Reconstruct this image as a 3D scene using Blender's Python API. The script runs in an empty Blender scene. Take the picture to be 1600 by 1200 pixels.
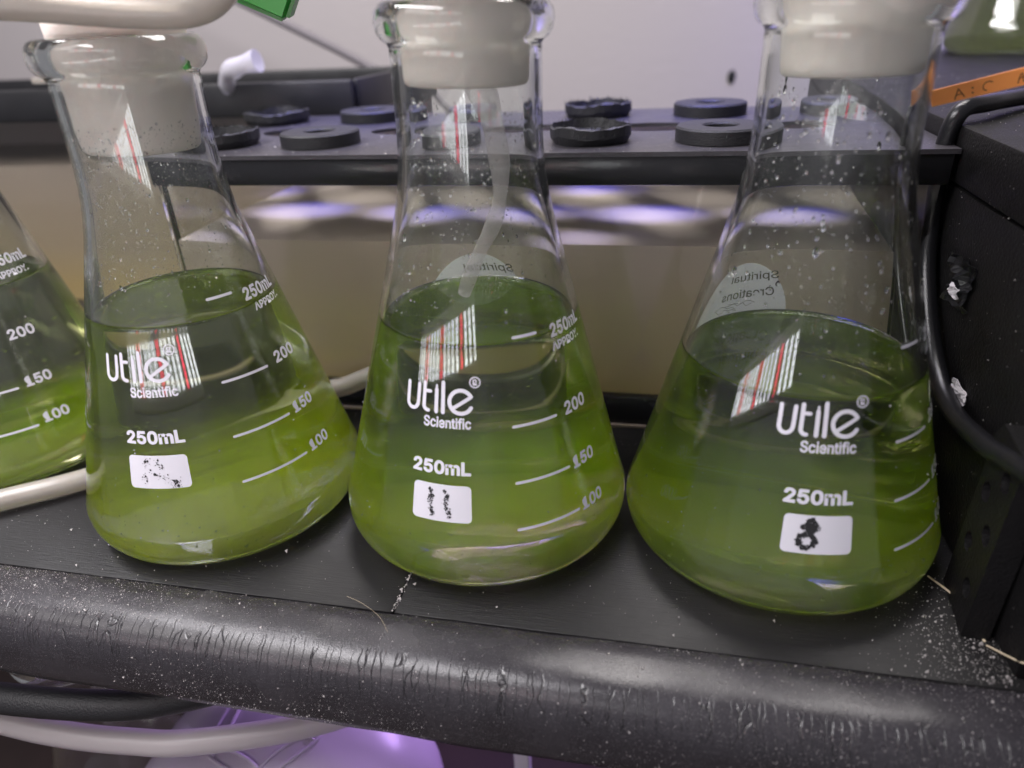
import bpy, bmesh, math, random
from mathutils import Vector, Matrix, noise
from math import sin, cos, pi, radians, atan2, hypot, sqrt

random.seed(7)
S = bpy.context.scene
COL = S.collection

# ------------------------------------------------------------------ camera
F_PX, PITCH, ROLL, YAW, CAM_H = 1121.0, radians(27.18), radians(-2.83), radians(13.0), 0.139
def rz(v):
    return Vector((v[0]*cos(YAW)-v[1]*sin(YAW), v[0]*sin(YAW)+v[1]*cos(YAW), v[2]))
fw = rz((0, cos(PITCH), -sin(PITCH))); rt = rz((1, 0, 0)); up = rz((0, sin(PITCH), cos(PITCH)))
cR = rt*cos(ROLL)+up*sin(ROLL); cU = -rt*sin(ROLL)+up*cos(ROLL)
cam = bpy.data.cameras.new('camera'); camo = bpy.data.objects.new('camera', cam); COL.objects.link(camo)
camo.matrix_world = Matrix(((cR.x, cU.x, -fw.x, 0), (cR.y, cU.y, -fw.y, 0), (cR.z, cU.z, -fw.z, CAM_H), (0, 0, 0, 1)))
cam.sensor_width = 36; cam.lens = F_PX/1600*36; cam.clip_start = .004; cam.clip_end = 20
cam.dof.use_dof = True; cam.dof.focus_distance = .205; cam.dof.aperture_fstop = 8.5
S.camera = camo

# ------------------------------------------------------------------ world, lamps, exposure
W = bpy.data.worlds.new('World'); S.world = W; W.use_nodes = True
bg = W.node_tree.nodes['Background']; bg.inputs[0].default_value = (.80, .78, .86, 1); bg.inputs[1].default_value = .22

def area(name, loc, target, sx, sy, watts, col, spread=180):
    l = bpy.data.lights.new(name, 'AREA'); l.shape = 'RECTANGLE'; l.size = sx; l.size_y = sy
    l.energy = watts; l.color = col; l.spread = radians(spread)
    o = bpy.data.objects.new(name, l); COL.objects.link(o); o.location = loc
    o.rotation_euler = (Vector(target)-Vector(loc)).to_track_quat('-Z', 'Y').to_euler()
    return o
area('ceiling_grow_panel', (-.30, .06, .48), (-.20, .13, .0), .56, .055, 3.5, (1, .97, 1))
area('rear_grow_panel', (.0, .50, .78), (-.06, .34, .0), .60, .16, 5.4, (1, .95, .93))
area('room_lamp', (-.60, -.25, .70), (-.15, .3, .05), .5, .4, 2.6, (1, .95, .94))
area('front_fill', (-.16, -.60, .05), (-.10, .15, .02), .80, .60, .13, (.97, .91, 1))  # added fill: brightens the shelf front and veils the flasks, no window there
area('front_fill', (-.22, -.66, .05), (-.10, .15, .02), 1.5, .80, .24, (.97, .91, 1))  # wider added fill, softens the edge of the veil in the glass
area('blue_grow_lamp', (-.125, .325, .25), (-.125, .320, .0), .09, .05, .085, (.10, .10, 1), 66)
area('blue_grow_lamp', (.005, .325, .25), (.005, .320, .0), .09, .05, .085, (.10, .10, 1), 66)
area('blue_grow_lamp', (.30, .56, .42), (.24, .66, .12), .05, .05, .45, (.28, .22, 1), 90)
area('violet_grow_lamp', (-.05, .33, -.045), (-.13, .16, -.12), .20, .04, .55, (.62, .38, 1))

S.view_settings.view_transform = 'Standard'; S.view_settings.look = 'None'
S.view_settings.exposure = 0.2; S.view_settings.gamma = 1.0; S.view_settings.use_curve_mapping = False
cy = S.cycles
S.render.engine = 'CYCLES'
cy.use_denoising = True; cy.denoiser = 'OPENIMAGEDENOISE'; cy.denoising_input_passes = 'RGB_ALBEDO_NORMAL'
cy.use_adaptive_sampling = False
cy.max_bounces = 20; cy.transmission_bounces = 18; cy.glossy_bounces = 5; cy.diffuse_bounces = 3
cy.volume_bounces = 4; cy.transparent_max_bounces = 12
cy.caustics_reflective = True; cy.caustics_refractive = True; cy.blur_glossy = .6
cy.sample_clamp_indirect = 6.0; cy.sample_clamp_direct = 0
cy.volume_step_rate = 1.0; cy.volume_max_steps = 64

# ------------------------------------------------------------------ helpers
def tag(o, label, cat, group=None, kind=None):
    o['label'] = label; o['category'] = cat
    if group: o['group'] = group
    if kind: o['kind'] = kind
    return o
def empty(name, loc=(0, 0, 0)):
    o = bpy.data.objects.new(name, None); COL.objects.link(o); o.location = loc; o.empty_display_size = .01
    return o
def link(name, me, mat=None, parent=None, smooth=False):
    o = bpy.data.objects.new(name, me); COL.objects.link(o)
    if mat and not me.materials: me.materials.append(mat)
    if parent: o.parent = parent
    if smooth:
        for p in me.polygons: p.use_smooth = True
    return o
def mesh(name, V, Fc, mat=None, parent=None, smooth=False):
    me = bpy.data.meshes.new(name); me.from_pydata([tuple(v) for v in V], [], Fc); me.update()
    return link(name, me, mat, parent, smooth)
def bm_obj(name, bm, mat=None, parent=None, smooth=False):
    me = bpy.data.meshes.new(name); bm.to_mesh(me); bm.free()
    return link(name, me, mat, parent, smooth)
def autosmooth(o, ang=35):
    bm = bmesh.new(); bm.from_mesh(o.data)
    for e in bm.edges:
        e.smooth = len(e.link_faces) == 2 and e.calc_face_angle(0) < radians(ang)
    for f in bm.faces: f.smooth = True
    bm.to_mesh(o.data); bm.free()
    return o
def box(name, a, b, mat, parent=None, bev=.0006, seg=2):
    bm = bmesh.new(); bmesh.ops.create_cube(bm, size=1)
    for v in bm.verts:
        v.co = Vector([(a[i]+b[i])/2+v.co[i]*(b[i]-a[i]) for i in range(3)])
    if bev: bmesh.ops.bevel(bm, geom=bm.edges[:], offset=bev, segments=seg, affect='EDGES', profile=.5)
    return autosmooth(bm_obj(name, bm, mat, parent))
def lathe(name, prof, mat, parent=None, n=96, smooth=True, closed_top=False, closed_bot=False, loop=False):
    V = []; Fc = []
    rows = []
    for r, z in prof:
        if r < 1e-7: rows.append([len(V)]); V.append((0, 0, z))
        else:
            rows.append(list(range(len(V), len(V)+n)))
            V += [(r*cos(2*pi*i/n), r*sin(2*pi*i/n), z) for i in range(n)]
    pairs = list(zip(rows, rows[1:])) + ([(rows[-1], rows[0])] if loop else [])
    for A, B in pairs:
        for i in range(n):
            j = (i+1) % n
            if len(A) == 1 and len(B) == 1: continue
            if len(A) == 1: Fc.append((A[0], B[j], B[i]))
            elif len(B) == 1: Fc.append((A[i], A[j], B[0]))
            else: Fc.append((A[i], A[j], B[j], B[i]))
    return mesh(name, V, Fc, mat, parent, smooth)
def catmull(P, k=8):
    P = [Vector(p) for p in P]; Q = [P[0]*2-P[1]] + P + [P[-1]*2-P[-2]]; out = []
    for i in range(1, len(Q)-2):
        for j in range(k):
            t = j/k; a, b, c, d = Q[i-1:i+3]
            out.append(.5*((2*b)+(c-a)*t+(2*a-5*b+4*c-d)*t*t+(3*b-a-3*c+d)*t**3))
    out.append(P[-1]); return out
def tube_geo(P, r, n=12, cap=True):
    V = []; Fc = []; N = None
    for i, p in enumerate(P):
        t = (P[min(i+1, len(P)-1)]-P[max(i-1, 0)]).normalized()
        if N is None:
            N = t.cross(Vector((0, 0, 1)) if abs(t.z) < .9 else Vector((1, 0, 0))).normalized()
        else:
            N = (N-t*N.dot(t)).normalized()
        B = t.cross(N); rr = r(i/(len(P)-1)) if callable(r) else r
        V += [p+N*rr*cos(2*pi*k/n)+B*rr*sin(2*pi*k/n) for k in range(n)]
    for i in range(len(P)-1):
        for k in range(n):
            l = (k+1) % n
            Fc.append((i*n+k, i*n+l, (i+1)*n+l, (i+1)*n+k))
    if cap:
        Fc.append(tuple(range(n-1, -1, -1))); m = (len(P)-1)*n; Fc.append(tuple(m+k for k in range(n)))
    return V, Fc
def tube(name, pts, r, mat, parent=None, n=14, k=8, cap=True):
    V, Fc = tube_geo(catmull(pts, k), r, n, cap)
    return autosmooth(mesh(name, V, Fc, mat, parent), 50)

# ------------------------------------------------------------------ materials
def mat(name):
    m = bpy.data.materials.new(name); m.use_nodes = True
    return m, m.node_tree, m.node_tree.nodes, m.node_tree.links
def principled(name, col, rough=.5, spec=.5, metal=0, bump=0, bscale=400, bdetail=4, var=0, vscale=60, stretch=None, trans=0, ior=1.45, coat=0, sss=0):
    m, t, N, L = mat(name); b = N['Principled BSDF']
    b.inputs['Base Color'].default_value = (*col, 1); b.inputs['Roughness'].default_value = rough
    b.inputs['Specular IOR Level'].default_value = spec; b.inputs['Metallic'].default_value = metal
    b.inputs['Transmission Weight'].default_value = trans; b.inputs['IOR'].default_value = ior
    b.inputs['Coat Weight'].default_value = coat
    if sss:
        b.inputs['Subsurface Weight'].default_value = sss; b.inputs['Subsurface Radius'].default_value = (.004, .003, .0025)
        b.inputs['Subsurface Scale'].default_value = 1
    tc = N.new('ShaderNodeTexCoord'); src = tc.outputs['Object']
    if stretch:
        mp = N.new('ShaderNodeMapping'); mp.inputs['Scale'].default_value = stretch; L.new(src, mp.inputs[0]); src = mp.outputs[0]
    if bump:
        n = N.new('ShaderNodeTexNoise'); n.inputs['Scale'].default_value = bscale; n.inputs['Detail'].default_value = bdetail
        L.new(src, n.inputs['Vector'])
        bp = N.new('ShaderNodeBump'); bp.inputs['Strength'].default_value = bump; bp.inputs['Distance'].default_value = .001
        L.new(n.outputs['Fac'], bp.inputs['Height']); L.new(bp.outputs[0], b.inputs['Normal'])
    if var:
        n = N.new('ShaderNodeTexNoise'); n.inputs['Scale'].default_value = vscale; n.inputs['Detail'].default_value = 6
        L.new(src, n.inputs['Vector'])
        mx = N.new('ShaderNodeMix'); mx.data_type = 'RGBA'
        mx.inputs[6].default_value = tuple(c*(1-var) for c in col)+(1,); mx.inputs[7].default_value = tuple(min(1, c*(1+var)) for c in col)+(1,)
        L.new(n.outputs['Fac'], mx.inputs[0]); L.new(mx.outputs[2], b.inputs['Base Color'])
        mr = N.new('ShaderNodeMapRange'); mr.inputs[3].default_value = max(0, rough-.12); mr.inputs[4].default_value = min(1, rough+.12)
        L.new(n.outputs['Fac'], mr.inputs[0]); L.new(mr.outputs[0], b.inputs['Roughness'])
    return m
def glass(name, col=(.98, .99, .98), ior=1.48, rough=0):
    m, t, N, L = mat(name); N.remove(N['Principled BSDF'])
    g = N.new('ShaderNodeBsdfGlass'); g.inputs['Color'].default_value = (*col, 1); g.inputs['IOR'].default_value = ior; g.inputs['Roughness'].default_value = rough
    L.new(g.outputs[0], N['Material Output'].inputs['Surface'])
    return m
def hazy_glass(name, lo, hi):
    # glass with uneven dust and dried-water film, plus a painted-in veil of reflected light
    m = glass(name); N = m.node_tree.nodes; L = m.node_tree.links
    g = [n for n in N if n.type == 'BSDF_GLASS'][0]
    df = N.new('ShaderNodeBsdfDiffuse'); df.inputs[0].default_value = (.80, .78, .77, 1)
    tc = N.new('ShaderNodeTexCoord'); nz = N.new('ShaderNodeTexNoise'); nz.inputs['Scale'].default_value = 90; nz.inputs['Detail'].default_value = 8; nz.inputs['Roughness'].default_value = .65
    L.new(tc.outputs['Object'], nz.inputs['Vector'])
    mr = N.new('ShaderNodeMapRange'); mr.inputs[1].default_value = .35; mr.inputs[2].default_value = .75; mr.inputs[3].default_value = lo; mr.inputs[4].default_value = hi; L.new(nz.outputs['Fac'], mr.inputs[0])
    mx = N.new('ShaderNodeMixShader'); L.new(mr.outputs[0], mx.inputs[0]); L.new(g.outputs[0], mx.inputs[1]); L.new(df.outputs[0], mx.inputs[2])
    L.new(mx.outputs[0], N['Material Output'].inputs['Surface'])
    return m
def film(name, col, alpha, rough=.5):
    m, t, N, L = mat(name); b = N['Principled BSDF']; b.inputs['Base Color'].default_value = (*col, 1)
    b.inputs['Alpha'].default_value = alpha; b.inputs['Roughness'].default_value = rough
    return m
def emit(name, col, s):
    m, t, N, L = mat(name); N.remove(N['Principled BSDF'])
    e = N.new('ShaderNodeEmission'); e.inputs[0].default_value = (*col, 1); e.inputs[1].default_value = s
    L.new(e.outputs[0], N['Material Output'].inputs['Surface'])
    return m

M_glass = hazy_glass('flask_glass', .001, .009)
M_drop = glass('droplet_water', (1, 1, 1), 1.33)
M_print = principled('white_enamel_print', (.66, .65, .71), .45)
M_marker = principled('black_marker', (.02, .02, .022), .6)
M_stop = principled('silicone_stopper', (.80, .735, .68), .48, bump=.22, bscale=500, var=.07, vscale=90, sss=.25)
M_speck = principled('dust_speck', (.62, .58, .57), .8)
M_black = principled('black_plastic', (.018, .018, .020), .38, bump=.15, bscale=900, var=.25, vscale=90)
M_gloss = principled('glossy_black_plastic', (.014, .014, .016), .22, bump=.06, bscale=500, var=.2, vscale=50)
M_lid = principled('dusty_black_lid', (.045, .042, .048), .33, bump=.25, bscale=1500, var=.35, vscale=150)
M_rubber = principled('black_rubber', (.016, .016, .018), .5, bump=.3, bscale=1800)
M_cable = principled('black_cable', (.010, .010, .012), .24, bump=.12, bscale=2500)
M_tube = principled('silicone_tube', (.60, .56, .50), .24, bump=.1, bscale=500, sss=.3, trans=.55, ior=1.4)
M_wall = principled('painted_wall', (.50, .465, .47), .85, bump=.3, bscale=150, var=.03, vscale=8)
M_case = principled('dusty_black_case', (.007, .0066, .007), .45, spec=.22, bump=.3, bscale=1200, var=.4, vscale=120)
M_orange = principled('orange_label', (1, .36, .09), .5)
M_ink = principled('ink', (.06, .03, .02), .6)
M_green = principled('green_plastic', (.03, .30, .04), .3, trans=.2)
M_paint = principled('torn_paper', (.60, .57, .60), .8, bump=.5, bscale=900)
M_fibre = principled('fibre', (.55, .46, .33), .6)

def panel_mat():
    m, t, N, L = mat('brushed_black_panel'); b = N['Principled BSDF']
    b.inputs['Base Color'].default_value = (.013, .0125, .013, 1); b.inputs['Specular IOR Level'].default_value = .22
    tc = N.new('ShaderNodeTexCoord')
    mp = N.new('ShaderNodeMapping'); mp.inputs['Scale'].default_value = (1, 14, 1); L.new(tc.outputs['Object'], mp.inputs[0])
    n = N.new('ShaderNodeTexNoise'); n.inputs['Scale'].default_value = 130; n.inputs['Detail'].default_value = 5; L.new(mp.outputs[0], n.inputs['Vector'])
    n2 = N.new('ShaderNodeTexNoise'); n2.inputs['Scale'].default_value = 2600; n2.inputs['Detail'].default_value = 2; L.new(tc.outputs['Object'], n2.inputs['Vector'])
    ad = N.new('ShaderNodeMath'); ad.operation = 'MULTIPLY_ADD'; ad.inputs[1].default_value = .35; L.new(n2.outputs['Fac'], ad.inputs[0]); L.new(n.outputs['Fac'], ad.inputs[2])
    bp = N.new('ShaderNodeBump'); bp.inputs['Strength'].default_value = .22; bp.inputs['Distance'].default_value = .0006
    L.new(ad.outputs[0], bp.inputs['Height']); L.new(bp.outputs[0], b.inputs['Normal'])
    n3 = N.new('ShaderNodeTexNoise'); n3.inputs['Scale'].default_value = 45; n3.inputs['Detail'].default_value = 6; L.new(tc.outputs['Object'], n3.inputs['Vector'])
    mr = N.new('ShaderNodeMapRange'); mr.inputs[3].default_value = .26; mr.inputs[4].default_value = .52; L.new(n3.outputs['Fac'], mr.inputs[0]); L.new(mr.outputs[0], b.inputs['Roughness'])
    return m
def vinyl_mat():
    # old black vinyl edging: pebbled, with short transverse cracks along the bend
    m, t, N, L = mat('cracked_black_vinyl'); b = N['Principled BSDF']
    tc = N.new('ShaderNodeTexCoord'); sep = N.new('ShaderNodeSeparateXYZ'); L.new(tc.outputs['Object'], sep.inputs[0])
    nz = N.new('ShaderNodeTexNoise'); nz.inputs['Scale'].default_value = 150; nz.inputs['Detail'].default_value = 3; L.new(tc.outputs['Object'], nz.inputs['Vector'])
    mp = N.new('ShaderNodeMapping'); mp.inputs['Scale'].default_value = (400, 17, 17); L.new(tc.outputs['Object'], mp.inputs[0])
    mxv = N.new('ShaderNodeMix'); mxv.data_type = 'VECTOR'; mxv.inputs[0].default_value = .35
    L.new(mp.outputs[0], mxv.inputs[4])
    sc = N.new('ShaderNodeVectorMath'); sc.operation = 'SCALE'; sc.inputs[3].default_value = .8; L.new(nz.outputs['Color'], sc.inputs[0])
    adv = N.new('ShaderNodeVectorMath'); adv.operation = 'ADD'; L.new(mp.outputs[0], adv.inputs[0]); L.new(sc.outputs[0], adv.inputs[1])
    N.remove(mxv)
    vo = N.new('ShaderNodeTexVoronoi'); vo.feature = 'DISTANCE_TO_EDGE'; vo.inputs['Scale'].default_value = 1.0; L.new(adv.outputs[0], vo.inputs['Vector'])
    cr = N.new('ShaderNodeMapRange'); cr.inputs[1].default_value = .0; cr.inputs[2].default_value = .035; cr.inputs[3].default_value = 1; cr.inputs[4].default_value = 0; L.new(vo.outputs['Distance'], cr.inputs[0])
    # band of the bend: distance from ridge y
    dy = N.new('ShaderNodeMath'); dy.operation = 'SUBTRACT'; dy.inputs[1].default_value = .1135; L.new(sep.outputs['Y'], dy.inputs[0])
    ab = N.new('ShaderNodeMath'); ab.operation = 'ABSOLUTE'; L.new(dy.outputs[0], ab.inputs[0])
    wob = N.new('ShaderNodeMath'); wob.operation = 'MULTIPLY_ADD'; wob.inputs[1].default_value = -.009; L.new(nz.outputs['Fac'], wob.inputs[0]); L.new(ab.outputs[0], wob.inputs[2])
    mk = N.new('ShaderNodeMapRange'); mk.inputs[1].default_value = -.0035; mk.inputs[2].default_value = .0005; mk.inputs[3].default_value = 1; mk.inputs[4].default_value = 0; L.new(wob.outputs[0], mk.inputs[0])
    zk = N.new('ShaderNodeMapRange'); zk.inputs[1].default_value = -.0095; zk.inputs[2].default_value = -.006; L.new(sep.outputs['Z'], zk.inputs[0])
    c0 = N.new('ShaderNodeMath'); c0.operation = 'MULTIPLY'; L.new(cr.outputs[0], c0.inputs[0]); L.new(mk.outputs[0], c0.inputs[1])
    c1 = N.new('ShaderNodeMath'); c1.operation = 'MULTIPLY'; L.new(c0.outputs[0], c1.inputs[0]); L.new(zk.outputs[0], c1.inputs[1])
    peb = N.new('ShaderNodeTexVoronoi'); peb.inputs['Scale'].default_value = 3200; L.new(tc.outputs['Object'], peb.inputs['Vector'])
    fine = N.new('ShaderNodeTexNoise'); fine.inputs['Scale'].default_value = 2600; fine.inputs['Detail'].default_value = 5; L.new(tc.outputs['Object'], fine.inputs['Vector'])
    h1 = N.new('ShaderNodeMath'); h1.operation = 'MULTIPLY_ADD'; h1.inputs[1].default_value = .5; L.new(peb.outputs['Distance'], h1.inputs[0]); L.new(fine.outputs['Fac'], h1.inputs[2])
    h2 = N.new('ShaderNodeMath'); h2.operation = 'MULTIPLY_ADD'; h2.inputs[1].default_value = -4; L.new(c1.outputs[0], h2.inputs[0]); L.new(h1.outputs[0], h2.inputs[2])
    bp = N.new('ShaderNodeBump'); bp.inputs['Strength'].default_value = .38; bp.inputs['Distance'].default_value = .00012
    L.new(h2.outputs[0], bp.inputs['Height']); L.new(bp.outputs[0], b.inputs['Normal'])
    big = N.new('ShaderNodeTexNoise'); big.inputs['Scale'].default_value = 70; big.inputs['Detail'].default_value = 6; L.new(tc.outputs['Object'], big.inputs['Vector'])
    mx = N.new('ShaderNodeMix'); mx.data_type = 'RGBA'; mx.inputs[6].default_value = (.014, .0128, .0152, 1); mx.inputs[7].default_value = (.036, .033, .039, 1); L.new(big.outputs['Fac'], mx.inputs[0])
    mc = N.new('ShaderNodeMix'); mc.data_type = 'RGBA'; mc.inputs[7].default_value = (.006, .006, .007, 1); L.new(c1.outputs[0], mc.inputs[0]); L.new(mx.outputs[2], mc.inputs[6])
    gr = N.new('ShaderNodeTexNoise'); gr.inputs['Scale'].default_value = 5200; gr.inputs['Detail'].default_value = 1; L.new(tc.outputs['Object'], gr.inputs['Vector'])
    gm = N.new('ShaderNodeMapRange'); gm.inputs[1].default_value = .62; gm.inputs[2].default_value = .74; gm.inputs[4].default_value = .38; L.new(gr.outputs['Fac'], gm.inputs[0])
    md = N.new('ShaderNodeMix'); md.data_type = 'RGBA'; md.inputs[7].default_value = (.36, .34, .36, 1); L.new(gm.outputs[0], md.inputs[0]); L.new(mc.outputs[2], md.inputs[6])
    L.new(md.outputs[2], b.inputs['Base Color'])
    mr = N.new('ShaderNodeMapRange'); mr.inputs[3].default_value = .19; mr.inputs[4].default_value = .34; b.inputs['Specular IOR Level'].default_value = .5; L.new(big.outputs['Fac'], mr.inputs[0]); L.new(mr.outputs[0], b.inputs['Roughness'])
    return m
M_panel = panel_mat(); M_vinyl = vinyl_mat()

def culture_mat(name, absorb, scat_col, cloud, clear, ztop, abclear=8):
    # green algae water: clear on top, cells settling to a cloud near the floor of the flask
    m, t, N, L = mat(name); N.remove(N['Principled BSDF'])
    g = N.new('ShaderNodeBsdfGlass'); g.inputs['IOR'].default_value = 1.33; g.inputs['Color'].default_value = (1, 1, 1, 1)
    L.new(g.outputs[0], N['Material Output'].inputs['Surface'])
    tc = N.new('ShaderNodeTexCoord'); sep = N.new('ShaderNodeSeparateXYZ'); L.new(tc.outputs['Object'], sep.inputs[0])
    nz = N.new('ShaderNodeTexNoise'); nz.inputs['Scale'].default_value = 45; nz.inputs['Detail'].default_value = 3; L.new(tc.outputs['Object'], nz.inputs['Vector'])
    zz = N.new('ShaderNodeMath'); zz.operation = 'MULTIPLY_ADD'; zz.inputs[1].default_value = -.022; L.new(nz.outputs['Fac'], zz.inputs[0]); L.new(sep.outputs['Z'], zz.inputs[2])
    mr = N.new('ShaderNodeMapRange'); mr.interpolation_type = 'SMOOTHSTEP'; mr.inputs[1].default_value = -.008; mr.inputs[2].default_value = ztop
    mr.inputs[3].default_value = cloud; mr.inputs[4].default_value = clear; L.new(zz.outputs[0], mr.inputs[0])
    sc = N.new('ShaderNodeVolumeScatter'); sc.inputs['Color'].default_value = (*scat_col, 1); sc.inputs['Anisotropy'].default_value = .25; L.new(mr.outputs[0], sc.inputs['Density'])
    ab = N.new('ShaderNodeVolumeAbsorption'); ab.inputs['Color'].default_value = (*absorb, 1); ma = N.new('ShaderNodeMapRange'); ma.interpolation_type = 'SMOOTHSTEP'; ma.inputs[1].default_value = -.008; ma.inputs[2].default_value = ztop+.006; ma.inputs[3].default_value = 46; ma.inputs[4].default_value = abclear; L.new(zz.outputs[0], ma.inputs[0]); L.new(ma.outputs[0], ab.inputs['Density'])
    ad = N.new('ShaderNodeAddShader'); L.new(sc.outputs[0], ad.inputs[0]); L.new(ab.outputs[0], ad.inputs[1])
    L.new(ad.outputs[0], N['Material Output'].inputs['Volume'])
    return m

# ------------------------------------------------------------------ setting: wall, shelf, lower shelf
wall = mesh('wall', [(-1.6, .68, -.5), (1.4, .68, -.5), (1.4, .68, 1.2), (-1.6, .68, 1.2)], [(0, 1, 2, 3)], M_wall); wall['kind'] = 'structure'
bm = bmesh.new(); bmesh.ops.create_icosphere(bm, subdivisions=2, radius=1)
for v in bm.verts: v.co = Vector((v.co.x*.0035*(1+.3*noise.noise(v.co*2)), v.co.y*.0006, v.co.z*.0055*(1+.3*noise.noise(v.co*1.5))))
o = bm_obj('wall_mark', bm, M_rubber, wall, True); o.location = (.0459, .6795, .0846)

shelf = empty('shelf', (0, 0, 0)); shelf['kind'] = 'structure'
box('panel', (-.60, .1306, -.006), (-.0660, .2335, 0), M_panel, shelf, .0003)
box('panel', (-.0652, .1306, -.006), (.40, .2335, 0), M_panel, shelf, .0003)
box('panel_core', (-.6, .112, -.0195), (.4, .60, -.0065), M_black, shelf, 0)
# rolled vinyl edge strip
prof = [(.1300, -.0040), (.1300, .0002), (.1290, .0007), (.1250, .0008), (.1205, .0006), (.1175, .0001), (.1152, -.0009), (.1134, -.0024), (.1118, -.0046), (.1108, -.0076), (.1103, -.0115), (.1100, -.0155), (.1099, -.0185), (.1103, -.0206), (.1120, -.0212), (.1180, -.0212)]
V = []; Fc = []; nx = 420
for i in range(nx+1):
    x = -.42+.72*i/nx
    for (y, z) in prof:
        w = .0004*noise.noise(Vector((x*30, y*80, 1)))+.00025*noise.noise(Vector((x*90, y*150, z*150)))
        V.append((x, y+w*(.4 if y < .129 else 0), z+w))
k = len(prof)
for i in range(nx):
    for j in range(k-1): Fc.append((i*k+j, i*k+j+1, (i+1)*k+j+1, (i+1)*k+j))
mesh('edge_strip', V, Fc, M_vinyl, shelf, True)

M_low = principled('brown_lower_board', (.055, .040, .030), .6, bump=.3, bscale=200, var=.4, vscale=30)
low = mesh('lower_shelf', [(-.9, -.3, -.30), (.6, -.3, -.30), (.6, .66, -.30), (-.9, .66, -.30)], [(0, 1, 2, 3)], M_low); low['kind'] = 'structure'

# ------------------------------------------------------------------ flasks
RB, ZB, RN, ZN = .0425, .0113, .0179, .1032
KS = (RN-RB)/(ZN-ZB); CS = 1/sqrt(1+KS*KS)
def r_out(z):
    if z <= ZN-.012: return RB+KS*(z-ZB)
    # soft shoulder from cone to neck
    if z >= ZN+.012: return RN
    t = (z-(ZN-.012))/.024; a = RB+KS*(ZN-.012-ZB)
    h = .024
    return (2*t**3-3*t**2+1)*a+(t**3-2*t**2+t)*h*KS+(-2*t**3+3*t**2)*RN
def outer_profile():
    P = [(0, .0030), (.020, .0024), (.0315, .0006), (.0345, .0)]
    # rounded heel
    c = (.0335, .0105); 
    for i in range(0, 11):
        a = -pi/2+.12+(pi/2+.10)*i/10
        P.append((c[0]+.0090*cos(a)*1.0, c[1]+.0105*sin(a)))
    z = .0165
    while z < .131:
        P.append((r_out(z), z)); z += .003
    P += [(RN, .1325), (RN+.0003, .1333), (RN+.0016, .1342), (RN+.0026, .1357), (RN+.0030, .1378), (RN+.0027, .1400), (RN+.0016, .1416), (RN+.0002, .1422)]
    return P
TW = .0017
def r_in(z):
    return r_out(z)-TW/ (CS if z < ZN else 1)
def inner_profile():
    P = [(RN-.0014, .1417), (RN-.0020, .1403), (RN-.0019, .138)]
    z = .132
    while z > .0165:
        P.append((r_in(z), z)); z -= .003
    c = (.0335, .0105)
    for i in range(10, -1, -1):
        a = -pi/2+.12+(pi/2+.10)*i/10
        P.append((c[0]+.0073*cos(a), c[1]+.0082*sin(a)+.0004))
    P += [(.0330, .0027), (.020, .0048), (0, .0054)]
    return P
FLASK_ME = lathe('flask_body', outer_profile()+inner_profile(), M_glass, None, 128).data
bpy.data.objects.remove(bpy.data.objects['flask_body'])

def wrap(me_or_bm, ang0, z0, off=.00012, grid=.0012):
    """2D print (metres: x right, y up the slope) laid round the cone at angle ang0, height z0."""
    bm = me_or_bm
    xs = [v.co.x for v in bm.verts]
    x = min(xs)+grid
    while x < max(xs):
        bmesh.ops.bisect_plane(bm, geom=bm.verts[:]+bm.edges[:]+bm.faces[:], plane_co=(x, 0, 0), plane_no=(1, 0, 0)); x += grid
    for v in bm.verts:
        s, t = v.co.x, v.co.y
        z = z0+t*CS; r = r_out(z)+off+v.co.z; a = ang0+s/r_out(z0)
        v.co = Vector((r*cos(a), r*sin(a), z))
    return bm
try:
    FONT = bpy.data.fonts.load(bpy.utils.system_resource('DATAFILES', path='fonts')+'/Inter.woff2')
except Exception:
    FONT = None
def text_bm(s, w, h, bold=.0, shear=0):
    c = bpy.data.curves.new('t', 'FONT'); c.body = s; c.size = 1; c.font = FONT or c.font; c.offset = bold; c.align_x = 'CENTER'; c.resolution_u = 3; c.shear = shear
    o = bpy.data.objects.new('t', c); COL.objects.link(o)
    dg = bpy.context.evaluated_depsgraph_get(); me = o.evaluated_get(dg).to_mesh()
    bm = bmesh.new(); bm.from_mesh(me); o.evaluated_get(dg).to_mesh_clear()
    bpy.data.objects.remove(o); bpy.data.curves.remove(c)
    X = [v.co.x for v in bm.verts]; Y = [v.co.y for v in bm.verts]
    cx, wy = (min(X)+max(X))/2, (min(Y)+max(Y))/2
    sx = w/(max(X)-min(X)); sy = h/(max(Y)-min(Y)) if h else sx
    for v in bm.verts: v.co = Vector(((v.co.x-cx)*sx, (v.co.y-wy)*sy, 0))
    return bm
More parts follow.
